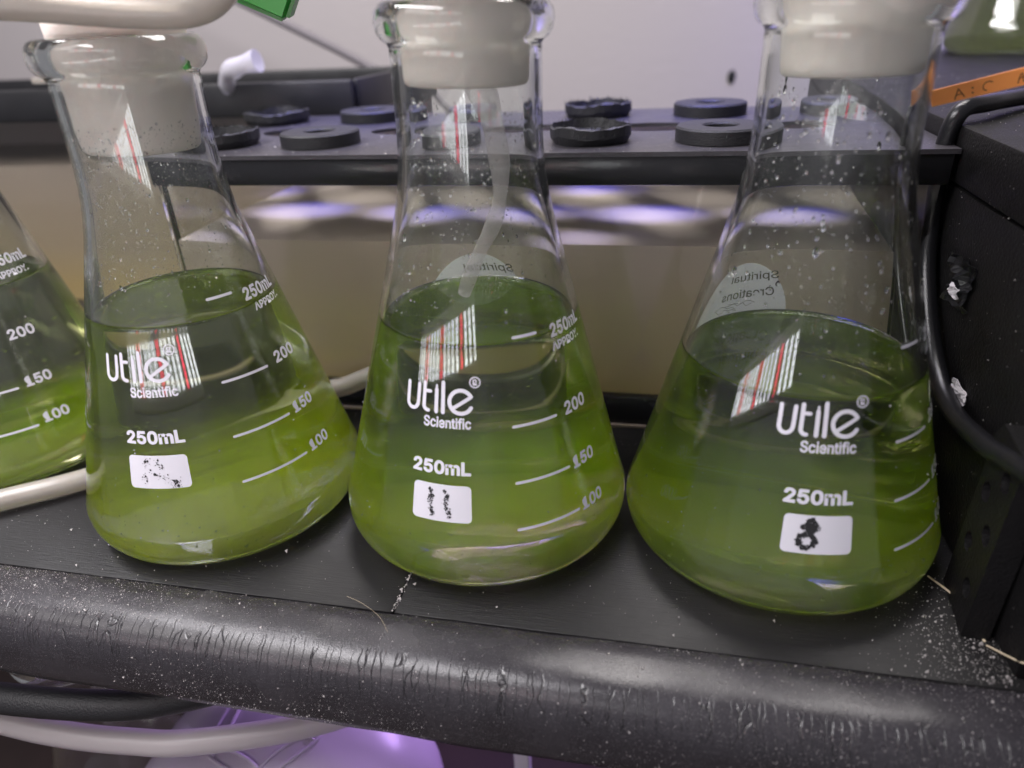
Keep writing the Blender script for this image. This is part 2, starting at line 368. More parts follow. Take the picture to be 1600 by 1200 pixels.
def stroke_bm(strokes, bm=None):
    """strokes: list of (points, width); ribbons with round caps."""
    bm = bm or bmesh.new()
    for k, (pts, w) in enumerate(strokes):
        P = [Vector((p[0], p[1], 0)) for p in pts]; L = []; R = []
        zz = k*4e-7
        for i, p in enumerate(P):
            t = (P[min(i+1, len(P)-1)]-P[max(i-1, 0)]).normalized(); n = Vector((-t.y, t.x, 0))
            L.append(bm.verts.new(p+n*w/2+Vector((0, 0, zz)))); R.append(bm.verts.new(p-n*w/2+Vector((0, 0, zz))))
        for i in range(len(P)-1): bm.faces.new((R[i], R[i+1], L[i+1], L[i]))
        for end, (a, b) in ((0, (L[0], R[0])), (1, (R[-1], L[-1]))):
            c = P[0] if end == 0 else P[-1]; d0 = a.co-c; d0.z = 0
            prev = a
            ce = bm.verts.new(c+Vector((0, 0, zz)))
            for j in range(1, 7):
                if j == 6: q = b
                else:
                    an = pi*j/6; q = bm.verts.new(c+Vector((d0.x*cos(an)-d0.y*sin(an), d0.x*sin(an)+d0.y*cos(an), zz)))
                bm.faces.new((ce, prev, q)); prev = q
    return bm
def arc(cx, cy_, rx, ry, a0, a1, n=18):
    return [(cx+rx*cos(radians(a0+(a1-a0)*i/n)), cy_+ry*sin(radians(a0+(a1-a0)*i/n))) for i in range(n+1)]
def line(a, b, n=6): return [(a[0]+(b[0]-a[0])*i/n, a[1]+(b[1]-a[1])*i/n) for i in range(n+1)]
def logo_bm(w):
    # five rounded letters u t i l e, units as traced, then scaled to width w (metres)
    Wd = 24
    st = [
        (line((0, 170), (2, 60))+arc(40, 48, 38, 44, 175, 365)+line((79, 62), (80, 168)), Wd),
        (line((121, 186), (121, 45))+arc(150, 40, 29, 32, 180, 275), Wd), (line((121, 134), (163, 134)), Wd*.9),
        (line((206, 150), (206, 6)), Wd*1.02), ([(206, 178), (206, 170), (206, 156)], Wd*.55),
        (line((250, 200), (250, 6)), Wd*1.05),
        (arc(365, 80, 73, 75, 28, 330, 34), Wd*1.05), (line((318, 40), (428, 112)), Wd*.95),
        (arc(458, 208, 33, 33, 0, 360, 28), 8),
    ]
    bm = stroke_bm(st)
    r = text_bm('R', 30, 38, .03)
    vm = {}
    for v in r.verts: vm[v] = bm.verts.new((v.co.x+458, v.co.y+208, 0))
    for f in r.faces: bm.faces.new([vm[v] for v in f.verts])
    r.free()
    s = w/440
    for v in bm.verts: v.co = Vector(((v.co.x-213)*s, (v.co.y-95)*s, v.co.z))
    return bm
def round_rect_bm(w, h, rad, nx=16):
    bm = bmesh.new(); pts = []
    for cx, cy_, a in ((w/2-rad, h/2-rad, 0), (-w/2+rad, h/2-rad, 90), (-w/2+rad, -h/2+rad, 180), (w/2-rad, -h/2+rad, 270)):
        pts += arc(cx, cy_, rad, rad, a, a+90, 5)
    bm.faces.new([bm.verts.new((x, y, 0)) for x, y in pts]); return bm
def speck_bm(bm, p, s, rnd):
    # small ink fleck
    n = 5; vs = []
    for i in range(n):
        a = 2*pi*i/n+rnd.random(); r = s*(.5+rnd.random())
        vs.append(bm.verts.new((p[0]+r*cos(a), p[1]+r*sin(a), rnd.random()*2e-6)))
    bm.faces.new(vs)

def flask(spec):
    X, Y, tx, ty = spec['X'], spec['Y'], spec['tx'], spec['ty']
    root = empty('erlenmeyer_flask', (X, Y, .0345*hypot(tx, ty)+.0001))
    root.rotation_euler = (-math.atan(ty), math.atan(tx), 0); zs = spec.get('zs', 1); root.scale.z = zs
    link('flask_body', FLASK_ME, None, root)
    a = lambda d: radians(d)
    def put(name, bm, ang, z, m=M_print, parent=root, off=.00012, grid=.0012):
        return bm_obj(name, wrap(bm, a(ang), z/zs, off, grid), m, parent)
    if 'logo' in spec:
        put('brand_logo', logo_bm(.0172*spec['ps']), *spec['logo'])
        put('brand_text', text_bm('Scientific', .0124*spec['ps'], .0029*spec['ps'], .022), *spec['sci'])
        put('capacity_text', text_bm('250mL', .0155*spec['ps'], .0037*spec['ps'], .035), *spec['ml'])
        ang, z, w, h = spec['patch']
        p = put('writing_patch', round_rect_bm(w, h, .0012), ang, z)
        bm = spec['smudge'](w, h)
        put('marker_smudge', bm, ang, z, M_marker, p, .00022, .004)
    for (al, ar, z) in spec['ticks']:
        r = r_out(z); L_ = r*radians(ar-al)
        put('graduation_line', stroke_bm([(line((-L_/2, 0), (L_/2, 0), 14), .00075)]), (al+ar)/2, z)
    for (s, ang, z, w, h) in spec['nums']:
        put('graduation_number' if s != 'APPROX.' else 'approximate_text', text_bm(s, w, h, .03), ang, z)
    if 'sticker' in spec:
        ang, z, rad = spec['sticker']
        bm = bmesh.new(); n = 40
        for ring in range(6):
            pass
        bm.faces.new([bm.verts.new((rad*cos(2*pi*i/n), rad*sin(2*pi*i/n), 0)) for i in range(n)])
        st = put('round_sticker', bm, ang, z, M_sticker, root, .00015, .0015)
        put('sticker_text', text_bm('Spiritual', .0165, .0034, .008, .2), ang-9, z+rad*.70, M_marker, st, .00006)
        put('sticker_text', text_bm('Creations', .0185, .0031, .008, .2), ang-7, z+rad*.42, M_marker, st, .00006)
        rnd = random.Random(5); sk = []
        for i in range(7):
            x0 = rnd.uniform(-.6, .2)*rad; y0 = rnd.uniform(-.35, .25)*rad; pts = []
            for j in range(7): pts.append((x0+j*rad*.09, y0+rnd.uniform(-.05, .05)*rad+j*rad*.015))
            sk.append((pts, .00018))
        put('sticker_sketch', stroke_bm(sk), ang, z, M_marker, st, .00006)
    # condensation on the inside of the glass
    rnd = random.Random(spec['seed']); bm = bmesh.new()
    dome = [(1, 0), (.8, .5), (.35, .82)]
    for i in range(spec['drops']):
        z = spec['liq']+.004+(.118-spec['liq'])*rnd.random()**spec.get('dz', .9); an = rnd.uniform(0, 2*pi)
        if rnd.random() < .55: an = radians(rnd.gauss(-95, 45))
        s = min(.0009, .00014*math.exp(rnd.gauss(0, .55)))*spec['dsize']
        ri = r_in(z)+.00006; c = Vector((ri*cos(an), ri*sin(an), z)); nrm = Vector((-cos(an), -sin(an), 0)); tn = Vector((-sin(an), cos(an), 0)); u_ = Vector((0, 0, 1))
        el = 1+rnd.random()*1.0; rows = []
        for q, hgt in dome:
            rows.append([bm.verts.new(c+nrm*hgt*s*.7+tn*q*s*cos(2*pi*k/7)+u_*q*s*el*sin(2*pi*k/7)) for k in range(7)])
        tip = bm.verts.new(c+nrm*s*.65)
        for A, B in zip(rows, rows[1:]):
            for k in range(7): bm.faces.new((A[k], A[(k+1) % 7], B[(k+1) % 7], B[k]))
        for k in range(7): bm.faces.new((rows[-1][k], rows[-1][(k+1) % 7], tip))
        bm.faces.new(rows[0][::-1])
    bmesh.ops.recalc_face_normals(bm, faces=bm.faces)
    d = bm_obj('condensation_droplets', bm, M_drop, root, True); d['kind'] = 'stuff'
    # dust stuck to the outside
    bm = bmesh.new()
    for i in range(spec['dust']):
        z = rnd.uniform(.014, .085); an = radians(rnd.uniform(-185, 5)); r = r_out(z)+.00005; s = .00007*math.exp(rnd.gauss(0, .5))
        c = Vector((r*cos(an), r*sin(an), z)); tet(bm, c, s, rnd)
    d = bm_obj('surface_dust', bm, M_speck, root); d['kind'] = 'stuff'
    return root
def tet(bm, c, s, rnd):
    vs = []
    for q in ((1, 1, 1), (1, -1, -1), (-1, 1, -1), (-1, -1, 1)):
        vs.append(bm.verts.new(c+Vector(q)*s*rnd.uniform(.5, 1.2)))
    for f in ((0, 1, 2), (0, 3, 1), (0, 2, 3), (1, 3, 2)): bm.faces.new([vs[k] for k in f])

def sticker_mat():
    m, t, N, L = mat('frosted_pale_sticker'); N.remove(N['Principled BSDF'])
    d = N.new('ShaderNodeBsdfDiffuse'); d.inputs[0].default_value = (.80, .88, .90, 1)
    r = N.new('ShaderNodeBsdfTranslucent'); r.inputs[0].default_value = (.80, .88, .90, 1); p = N.new('ShaderNodeBsdfTransparent')
    a = N.new('ShaderNodeMixShader'); a.inputs[0].default_value = .55; L.new(d.outputs[0], a.inputs[1]); L.new(r.outputs[0], a.inputs[2])
    b = N.new('ShaderNodeMixShader'); b.inputs[0].default_value = .42; L.new(p.outputs[0], b.inputs[1]); L.new(a.outputs[0], b.inputs[2])
    L.new(b.outputs[0], N['Material Output'].inputs['Surface']); return m
M_sticker = sticker_mat()

def smudge_a(w, h):
    rnd = random.Random(1); bm = bmesh.new()
    segs = [((-.15, .35), (-.22, .15)), ((.0, .30), (.08, .1)), ((-.25, -.1), (-.2, -.25)), ((-.1, -.02), (.16, -.22)), ((.2, -.3), (.3, -.42)), ((.22, -.42), (.3, -.3))]
    for (p, q) in segs:
        for i in range(26):
            t = rnd.random(); speck_bm(bm, ((p[0]+(q[0]-p[0])*t+rnd.gauss(0, .03))*w, (p[1]+(q[1]-p[1])*t+rnd.gauss(0, .05))*h), .00012*math.exp(rnd.gauss(0, .5)), rnd)
    return bm
def smudge_b(w, h):
    rnd = random.Random(2); bm = bmesh.new()
    for x0, dx in ((-.2, .06), (.06, .10)):
        for i in range(150):
            t = rnd.random(); speck_bm(bm, ((x0+dx*t*.6+rnd.gauss(0, .022)+.02*sin(t*9))*w, (.36-.74*t)*h), .00013*math.exp(rnd.gauss(0, .5)), rnd)
    return bm
def smudge_c(w, h):
    rnd = random.Random(3); bm = bmesh.new()
    for i in range(520):
        u_ = rnd.random()
        if u_ < .5: an = rnd.uniform(0, 2*pi); x, y, = -.10+.10*cos(an)*rnd.uniform(.1, 1.2)+rnd.gauss(0, .012), .2+.2*sin(an)*rnd.uniform(.1, 1.15)
        else: an = rnd.uniform(.2, 2*pi); x, y = -.15+.12*cos(an)*rnd.uniform(.6, 1.25), -.16+.2*sin(an)*rnd.uniform(.6, 1.2)
        speck_bm(bm, (x*w, y*h), .00019*math.exp(rnd.gauss(0, .5)), rnd)
    return bm

def lean(t):
    v = rz((t[0], t[1], 0)); return v.x, v.y
specs = []
tx, ty = lean((0, -.005))
specs.append(dict(X=-.1372, Y=.1747, tx=tx, ty=ty, zs=.975, ps=1.04, liq=.0718, seed=11, drops=3200, dsize=.62, dust=110,
    logo=(-86.5, .0606), sci=(-78.2, .0543), ml=(-81, .0423), patch=(-81.2, .0329, .0168, .0096), smudge=smudge_a,
    ticks=[(-40, -25, .0755), (-45, -20.8, .0540), (-46.9, -19.4, .0392), (-48.4, -18.7, .0266)],
    nums=[('250mL', -1.5, .0738, .0136, .0038), ('APPROX.', .5, .0697, .0122, .0023), ('200', -6.3, .0550, .0084, .0036), ('150', -8.6, .0399, .0084, .0036), ('100', -9.0, .0275, .0084, .0036)]))
tx, ty = lean((.018, -.005))
specs.append(dict(X=-.0509, Y=.1791, tx=tx, ty=ty, ps=1.0, liq=.0673, seed=12, drops=1200, dsize=.85, dust=220,
    logo=(-96.3, .0550), sci=(-91.7, .0491), ml=(-93.9, .0377), patch=(-93.4, .0285, .0158, .0100), smudge=smudge_b,
    ticks=[(-58, -45, .0690), (-62.4, -41.2, .0475), (-63.3, -39.1, .0332), (-64.2, -38.0, .0210)],
    nums=[('250mL', -21, .0682, .0136, .0036), ('APPROX.', -23.5, .0643, .0122, .0023), ('200', -28.2, .0481, .0084, .0036), ('150', -29.9, .0336, .0084, .0036), ('100', -29.7, .0216, .0084, .0036)],
    sticker=(106, .0572, .0185)))
tx, ty = lean((.018, .01))
specs.append(dict(X=.0344, Y=.1815, tx=tx, ty=ty, ps=1.0, liq=.0572, seed=13, drops=800, dsize=1.1, dust=200,
    logo=(-88.8, .0532), sci=(-83.9, .0472), ml=(-85.7, .0356), patch=(-85, .0267, .0158, .0096), smudge=smudge_c,
    ticks=[(-50, -37, .0679), (-54.4, -33.9, .0468), (-55.4, -32.4, .0329), (-55.7, -31.2, .0209)],
    nums=[('250mL', -13, .0679, .0136, .0036), ('APPROX.', -13, .0640, .0122, .0023), ('200', -21, .0481, .0084, .0036), ('150', -22, .0336, .0084, .0036), ('100', -22, .0216, .0084, .0036)],
    sticker=(124, .0560, .0185)))
specs.append(dict(X=-.240, Y=.194, tx=0, ty=0, ps=1.0, liq=.0665, seed=14, drops=260, dsize=1.0, dust=90,
    ticks=[(-52, -38, .0745), (-58, -34, .0500), (-58, -33.6, .0352), (-58, -32, .0218)],
    nums=[('250mL', -3, .0745, .0136, .0036), ('APPROX.', -6, .0700, .0122, .0023), ('200', -19.8, .0519, .0084, .0036), ('150', -22.6, .0363, .0084, .0036), ('100', -22.4, .0234, .0084, .0036)]))
names = ['conical glass flask under the milky tube, stopper tilted in its neck',
         'conical glass flask with two black dashes on its white patch',
         'conical glass flask with a black blob on its white patch, beside the black case',
         'conical glass flask behind the whitish tube lying on the shelf']
for s, n in zip(specs, names): tag(flask(s), n, 'flask', 'glass flasks on the shelf')

# ------------------------------------------------------------------ cultures inside the flasks
def culture(s, m, label):
    zt = s['liq']; P = [(0, .0050), (.020, .0045), (.0325, .0024)]
    c = (.0335, .0105)
    for i in range(11):
        a = -pi/2+.12+(pi/2+.10)*i/10; P.append((c[0]+.0079*cos(a), c[1]+.0090*sin(a)+.0002))
    z = .0165
    while z < zt-.0006: P.append((r_in(z)+.0006, z)); z += .003
    P += [(r_in(zt)+.0006, zt), (r_in(zt)+.0002, zt+.0005), (r_in(zt)-.0006, zt-.0003), (r_in(zt)-.0018, zt-.0007), (r_in(zt)-.004, zt-.0008), (0, zt-.0008)]
    o = lathe('algae_culture', P, m, None, 96)
    o.location = (s['X'], s['Y'], .0345*hypot(s['tx'], s['ty'])+.0001); o.rotation_euler = (-math.atan(s['ty']), math.atan(s['tx']), 0); o.scale.z = s.get('zs', 1)
    rnd = random.Random(int(abs(s['X'])*1e4)); bm = bmesh.new()
    for i in range(1100):
        z = .0045+.012*abs(rnd.gauss(0, 1)); z = min(z, zt-.004); an = rnd.uniform(0, 2*pi)
        rr = min(r_in(max(z, .013)), .0335+.0073*sqrt(max(0, 1-((z-.0105)/.0082)**2)) if z < .0105 else 1)-rnd.random()**3*.006-.0003
        tet(bm, Vector((rr*cos(an), rr*sin(an), z)), .00011*math.exp(rnd.gauss(0, .5)), rnd)
    q = bm_obj('algae_clumps', bm, M_clump, o); q['kind'] = 'stuff'
    return tag(o, label, 'liquid', 'green cultures in the flasks')
M_clump = principled('algae_clump', (.34, .46, .06), .7)
AB = (.78, .90, .0)
SC = (.54, .84, .0)
culture(specs[0], culture_mat('culture_lit_tint', AB, (.74, .88, .0), 90, .0, .011), 'yellow-green liquid with a lit paler tint in the flask under the milky tube')  # same culture as the others, stronger light put into its tint
culture(specs[1], culture_mat('culture_mid', AB, SC, 85, .0, .014), 'green liquid in the flask with two black dashes')
culture(specs[2], culture_mat('culture_shade_tint', (.68, .80, .0), (.44, .66, .0), 60, .0, .017), 'green liquid with a shaded darker tint in the flask beside the black case')  # same culture again, shade at this end put into its darker tint
culture(specs[3], culture_mat('culture_edge', AB, SC, 50, .0, .004, 4), 'half clear green liquid in the flask behind the shelf tube')

# ------------------------------------------------------------------ stoppers
def stopper(x, y, z0, z1, r0, r1, rot, label, seed):
    rnd = random.Random(seed); n = 72; V = []; Fc = []
    rows = [(0, 0), (r0*.8, 0), (r0-.0006, .0001), (r0-.0001, .0007)]
    H_ = z1-z0
    rows += [(r0+(r1-r0)*t, H_*t) for t in [.06+.88*i/14 for i in range(15)]]
    rows += [(r1-.0002, H_-.0006), (r1-.0010, H_), (r1*.5, H_), (0, H_)]
    prof = []
    o = lathe('rubber_stopper', rows, M_stop, None, n)
    for v in o.data.vertices:
        p = v.co; d = noise.noise(Vector((p.x*120, p.y*120, p.z*260+seed)))*.00022
        rr = hypot(p.x, p.y)
        if rr > 1e-5: v.co.x += p.x/rr*d; v.co.y += p.y/rr*d
    o.location = (x, y, z0); o.rotation_euler = rot
    return tag(o, label, 'stopper', 'off-white stoppers in the flask necks')
stopper(-.1378, .1747, .1120, .1430, .0146, .0163, (radians(0), radians(2.5), 0), 'off-white stopper pushed askew, with the milky tube across it', 1)
stopper(-.0487, .1785, .1250, .1560, .0147, .0160, (0, radians(2), 0), 'off-white stopper above the whitish hanging strip', 2)
stopper(.0372, .1827, .1245, .1560, .0146, .0160, (0, radians(-.5), 0), 'off-white stopper in the flask beside the black case', 3)

# whitish hanging strip / tube inside the middle flask
tube('hanging_tube', [(-.0462, .1790, .1258), (-.0440, .1790, .120), (-.0425, .1792, .113), (-.0418, .1795, .105), (-.0425, .180, .097), (-.0450, .181, .090), (-.0490, .182, .083), (-.0525, .183, .076), (-.0550, .184, .070)],
     lambda t: .0036-.0016*min(1, t*2.2)+.0002*sin(t*23), film('greyish_tube', (.66, .62, .60), .32, .3), None, 14)
tag(bpy.data.objects['hanging_tube'], 'whitish crooked tube hanging below a stopper inside the flask', 'tube')

# ------------------------------------------------------------------ tank with black lid
TY0, TY1, TX0, TX1, TZ = .2345, .3440, -.186, .0800, .0995
tank = empty('lidded_tank', ((TX0+TX1)/2, TY0, 0))
def tchild(o):
    o.parent = tank; o.matrix_parent_inverse = Matrix.Translation(tank.location).inverted(); return o
M_pane = glass('tank_pane', (.93, .92, .90), 1.49)
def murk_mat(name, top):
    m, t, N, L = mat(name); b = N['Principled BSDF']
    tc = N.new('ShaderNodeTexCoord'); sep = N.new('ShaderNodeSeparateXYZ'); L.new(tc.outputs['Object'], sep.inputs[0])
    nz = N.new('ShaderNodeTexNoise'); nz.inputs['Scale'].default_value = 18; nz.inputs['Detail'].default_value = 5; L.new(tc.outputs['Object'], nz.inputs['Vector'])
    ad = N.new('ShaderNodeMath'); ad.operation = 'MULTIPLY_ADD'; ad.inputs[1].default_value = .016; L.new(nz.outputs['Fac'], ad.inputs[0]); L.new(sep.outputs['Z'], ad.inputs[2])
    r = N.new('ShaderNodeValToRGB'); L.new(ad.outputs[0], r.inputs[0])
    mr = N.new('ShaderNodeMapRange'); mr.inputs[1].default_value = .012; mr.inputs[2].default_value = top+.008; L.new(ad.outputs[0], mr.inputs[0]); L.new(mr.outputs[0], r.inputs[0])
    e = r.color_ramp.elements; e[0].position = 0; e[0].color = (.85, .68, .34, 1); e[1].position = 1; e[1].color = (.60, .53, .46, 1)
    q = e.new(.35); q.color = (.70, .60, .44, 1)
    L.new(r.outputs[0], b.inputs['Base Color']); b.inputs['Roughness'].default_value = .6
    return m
tchild(box('front_pane', (TX0+.002, TY0+.0012, .011), (TX1-.002, TY0+.0040, .0915), M_pane, None, 0))
tchild(box('top_trim', (TX0, TY0, .0890), (TX1, TY0+.0065, .0988), M_gloss, None, .0008))
tchild(box('bottom_trim', (TX0, TY0, .0003), (TX1, TY0+.0070, .0125), M_gloss, None, .0008))
tchild(box('trim_lip', (TX0, TY0-.0012, .0003), (TX1, TY0-.0002, .0016), principled('scuffed_lip', (.25, .20, .17), .4), None, .0002))
tchild(box('end_wall', (TX0, TY0+.0072, .0003), (TX0+.003, TY1-.003, .0985), M_pane, None, 0))
tchild(box('end_wall', (TX1-.003, TY0+.0072, .0003), (TX1, TY1-.003, .0985), M_gloss, None, 0))
tchild(box('back_wall', (TX0, TY1-.0028, .0003), (TX1, TY1, .0985), principled('tank_back', (.62, .56, .60), .5, bump=.2, bscale=60, var=.12, vscale=25), None, 0))
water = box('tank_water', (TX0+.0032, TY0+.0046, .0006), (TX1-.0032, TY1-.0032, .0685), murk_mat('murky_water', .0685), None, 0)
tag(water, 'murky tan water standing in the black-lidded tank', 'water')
# lid with holes, made by boolean-free ring cutting: grid fill with circular cut-outs
holes = [(-.150, .290, .0185), (-.103, .289, .0170), (-.0073, .2880, .0175), (.0400, .290, .0170), (-.056, .290, .0160)]
discs = [(-.1326, .3230, 0), (-.1278, .2580, 0), (.0143, .3215, 0), (.0153, .2560, 0), (-.0800, .2560, 0), (-.0850, .3230, 0), (.058, .322, 0)]
cups = [(-.0317, .3240, 1), (-.0275, .2570, 2), (-.1780, .3200, 3), (-.1680, .2570, 4)]
def lid_mesh():
    bm = bmesh.new(); vs = []; es = []
    def loop(pts):
        v = [bm.verts.new(p) for p in pts]; return [bm.edges.new((v[i], v[(i+1) % len(v)])) for i in range(len(v))]
    ed = loop([(TX0-.001, TY0-.0006, TZ), (TX1+.001, TY0-.0006, TZ), (TX1+.001, TY1, TZ), (TX0-.001, TY1, TZ)])
    for x, y, r in holes: ed += loop([(x+r*cos(2*pi*i/32), y+r*.62*sin(2*pi*i/32), TZ) for i in range(32)])
    for x, y, _ in cups: ed += loop([(x+.0095*cos(2*pi*i/24), y+.0095*sin(2*pi*i/24), TZ) for i in range(24)])
    bmesh.ops.triangle_fill(bm, edges=ed, use_beauty=True)
    for f in list(bm.faces):
        c = f.calc_center_median()
        inside = any(((c.x-x)/r)**2+((c.y-y)/(r*.62))**2 < .97 for x, y, r in holes) or any(hypot(c.x-x, c.y-y) < .0093 for x, y, _ in cups)
        if inside: bm.faces.remove(f)
    g = bmesh.ops.extrude_face_region(bm, geom=bm.faces[:])
    for v in [q for q in g['geom'] if isinstance(q, bmesh.types.BMVert)]: v.co.z -= .0014
    bmesh.ops.recalc_face_normals(bm, faces=bm.faces)
    return bm
lid = tchild(bm_obj('lid', lid_mesh(), M_lid))
def ring_prof(ro, ri, h, b=.0006):
    return [(ri, 0), (ro, 0), (ro, h-b), (ro-b, h), (ri+b, h), (ri, h-b)]
first = None
for x, y, _ in discs:
    if first is None:
        o = lathe('grommet', ring_prof(.0145, .0055, .0046), M_rubber, None, 48, True, loop=True); autosmooth(o, 40); first = o
    else:
        o = first.copy(); COL.objects.link(o)
    o.location = (x, y, TZ+.0002); tchild(o)
for x, y, sd in cups:
    rnd = random.Random(sd); o = lathe('torn_grommet', [(.0100, 0), (.0130, 0), (.0142, .003), (.0142, .0058), (.0133, .0062), (.0126, .003)], M_rubber, None, 44, False, loop=True)
    for v in o.data.vertices:
        p = v.co; an = atan2(p.y, p.x)
        if p.z > .002: p.z += .0014*noise.noise(Vector((cos(an)*1.1, sin(an)*1.1, sd*3)))-.0008+.0003*rnd.uniform(-1, 1)
        s_ = 1+.10*noise.noise(Vector((cos(an)*1.2, sin(an)*1.2, sd*5)))+rnd.uniform(-.006, .006); p.x *= s_; p.y *= s_
    o.location = (x, y, TZ+.0001); tchild(o)
    bm = bmesh.new()
    for i in range(90):
        an = rnd.uniform(0, 2*pi); r = .0128+rnd.uniform(-.0014, .0012); p = Vector((r*cos(an), r*sin(an), .0050)); q = p+Vector((rnd.gauss(0, .0007), rnd.gauss(0, .0007), rnd.uniform(.0006, .0022)))
        d = Vector((-sin(an), cos(an), 0))*.00016; w1 = Vector((cos(an), sin(an), 0))*.00016
        v = [bm.verts.new(p-d), bm.verts.new(p+d), bm.verts.new(p+w1), bm.verts.new(q)]
        for f in ((0, 1, 3), (1, 2, 3), (2, 0, 3), (0, 2, 1)): bm.faces.new([v[k] for k in f])
    fz = bm_obj('frayed_edge', bm, M_rubber, o); fz['kind'] = 'stuff'
tag(tank, 'tank with black perforated lid and rubber rings, standing behind the shelf', 'tank')

# second, taller tank behind
t2 = empty('rear_tank', (-.40, .352, 0))
def t2c(o): o.parent = t2; o.matrix_parent_inverse = Matrix.Translation(t2.location).inverted(); return o
t2c(box('glass_wall', (-.66, .3530, -.0060), (-.157, .3560, .1020), M_pane, None, 0))
t2c(box('back_wall', (-.66, .4400, -.0060), (-.157, .4430, .1020), principled('rear_tank_back', (.66, .61, .62), .6), None, 0))
t2c(box('lid_tray', (-.663, .3545, .0985), (-.1550, .4440, .1060), M_black, None, 0))
t2c(box('front_rim', (-.665, .3500, .0985), (-.1530, .3540, .1150), M_black, None, .0015))
t2c(box('end_rim', (-.1545, .3542, .0985), (-.1510, .4480, .1150), M_black, None, .0012))
t2c(box('back_rim', (-.665, .4445, .0985), (-.1548, .4480, .1150), M_black, None, .0015))
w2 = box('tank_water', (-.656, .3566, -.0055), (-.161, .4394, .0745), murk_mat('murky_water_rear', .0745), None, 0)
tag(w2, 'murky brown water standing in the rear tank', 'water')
tag(t2, 'rear tank with a shallow black tray lid behind the flasks', 'tank')

# translucent nozzle and flat bar lying on the rear tank
tube('tube_end', [(-.2200, .3520, .1120), (-.2160, .3460, .1185), (-.2080, .3430, .1225), (-.1960, .3430, .1250)], lambda t: .0034+.0014*t+.0005*sin(t*14), film('clear_tube', (.70, .68, .74), .55, .3), None, 14)
tag(bpy.data.objects['tube_end'], 'short milky tube end resting on the rear tank rim', 'tube')
box('flat_bar', (-.335, .352, .1175), (-.262, .358, .1205), M_tube, None, .0006)
tag(bpy.data.objects['flat_bar'], 'flat whitish plastic bar lying on the rear tank rim', 'bar')

# grey lead running down the wall side
tube('hanging_lead', [(-.46, .55, .225), (-.3000, .55, .1475), (-.2380, .55, .1170), (-.1980, .55, .0940), (-.16, .55, .071), (-.10, .56, .04)], .0033, principled('grey_lead', (.16, .145, .16), .5), None, 10)
tag(bpy.data.objects['hanging_lead'], 'thin grey lead sloping down in front of the wall', 'cable')

# ------------------------------------------------------------------ tubes
tube('milky_tube', [(-.200, .138, .1512), (-.165, .143, .1476), (-.145, .1505, .1463), (-.130, .1560, .1446), (-.1165, .1605, .1432), (-.1080, .1640, .1432), (-.1030, .1680, .1458), (-.1005, .1730, .1520), (-.0995, .180, .165)], .0036, M_tube, None, 18)
tag(bpy.data.objects['milky_tube'], 'milky silicone tube bent across the top of the tilted stopper', 'tube')
tube('shelf_tube', [(-.260, .122, .0040), (-.2300, .1400, .0040), (-.2108, .1536, .0040), (-.1905, .1691, .0040), (-.172, .190, .0042), (-.1580, .2120, .0062), (-.1380, .2260, .0100), (-.1208, .2275, .0135), (-.1107, .2285, .0175), (-.0950, .2285, .0240), (-.080, .2285, .028)], .0036, M_tube, None, 16)
tag(bpy.data.objects['shelf_tube'], 'whitish tube lying on the shelf and passing behind a flask', 'tube')

# green clip, upper edge
bm = bmesh.new(); bmesh.ops.create_cube(bm, size=1)
for v in bm.verts:
    v.co = Vector((v.co.x*.020, v.co.y*.008, v.co.z*.016))
    if v.co.z < 0: v.co.x *= .82
bmesh.ops.bevel(bm, geom=bm.edges[:], offset=.0016, segments=3, affect='EDGES')
g = autosmooth(bm_obj('green_clip', bm, M_green)); g.location = (-.1075, .2000, .1505); g.rotation_euler = (radians(10), radians(25), radians(14))
tag(g, 'green plastic clip above the milky tube', 'clip')

# ------------------------------------------------------------------ black case on the right
BX = .0822
case = empty('black_case', (.18, .13, 0))
def cc(o): o.parent = case; o.matrix_parent_inverse = Matrix.Translation(case.location).inverted(); return o
cc(box('case_body', (BX, .1335, .0004), (.36, .60, .0885), M_case, None, .001))
cc(box('case_lid', (BX-.0006, .1330, .0892), (.361, .601, .1050), M_case, None, .0012))
def plate(name, pts, th, m, par=None):
    # small bracket in the y-z plane, thickness along x
    V = [(0, y, z) for y, z in pts]+[(th, y, z) for y, z in pts]; n = len(pts)
    Fc = [tuple(range(n)), tuple(range(2*n-1, n-1, -1))]+[(i, i+n, (i+1) % n+n, (i+1) % n) for i in range(n)]
    return mesh(name, V, Fc, m, par)
tag(case, 'dusty black case with a lid seam, standing at the shelf end', 'case')
# perforated bracket leaning on the case
def bracket():
    bm = bmesh.new(); ed = []
    def loop(p):
        v = [bm.verts.new(q) for q in p]; return [bm.edges.new((v[i], v[(i+1) % len(v)])) for i in range(len(v))]
    ed += loop([(0, 0, 0), (0, .020, 0), (0, .020, .046), (0, .017, .050), (0, .003, .050), (0, 0, .046)])
    hs = [(.006, .041, .0026), (.014, .033, .0026), (.006, .026, .0026), (.014, .018, .0026), (.006, .010, .0026)]
    for y, z, r in hs: ed += loop([(0, y+r*cos(2*pi*i/14), z+r*sin(2*pi*i/14)) for i in range(14)])
    bmesh.ops.triangle_fill(bm, edges=ed, use_beauty=True)
    for f in list(bm.faces):
        c = f.calc_center_median()
        if any(hypot(c.y-y, c.z-z) < r*.96 for y, z, r in hs): bm.faces.remove(f)
    ge = bmesh.ops.extrude_face_region(bm, geom=bm.faces[:])
    for v in [q for q in ge['geom'] if isinstance(q, bmesh.types.BMVert)]: v.co.x += .006
    bmesh.ops.recalc_face_normals(bm, faces=bm.faces)
    return bm
b = bm_obj('perforated_bracket', bracket(), M_case); b.location = (.0748, .1450, .0006); b.rotation_euler = (0, radians(2), radians(-6))
tag(b, 'dark perforated bracket leaning on the black case', 'bracket')

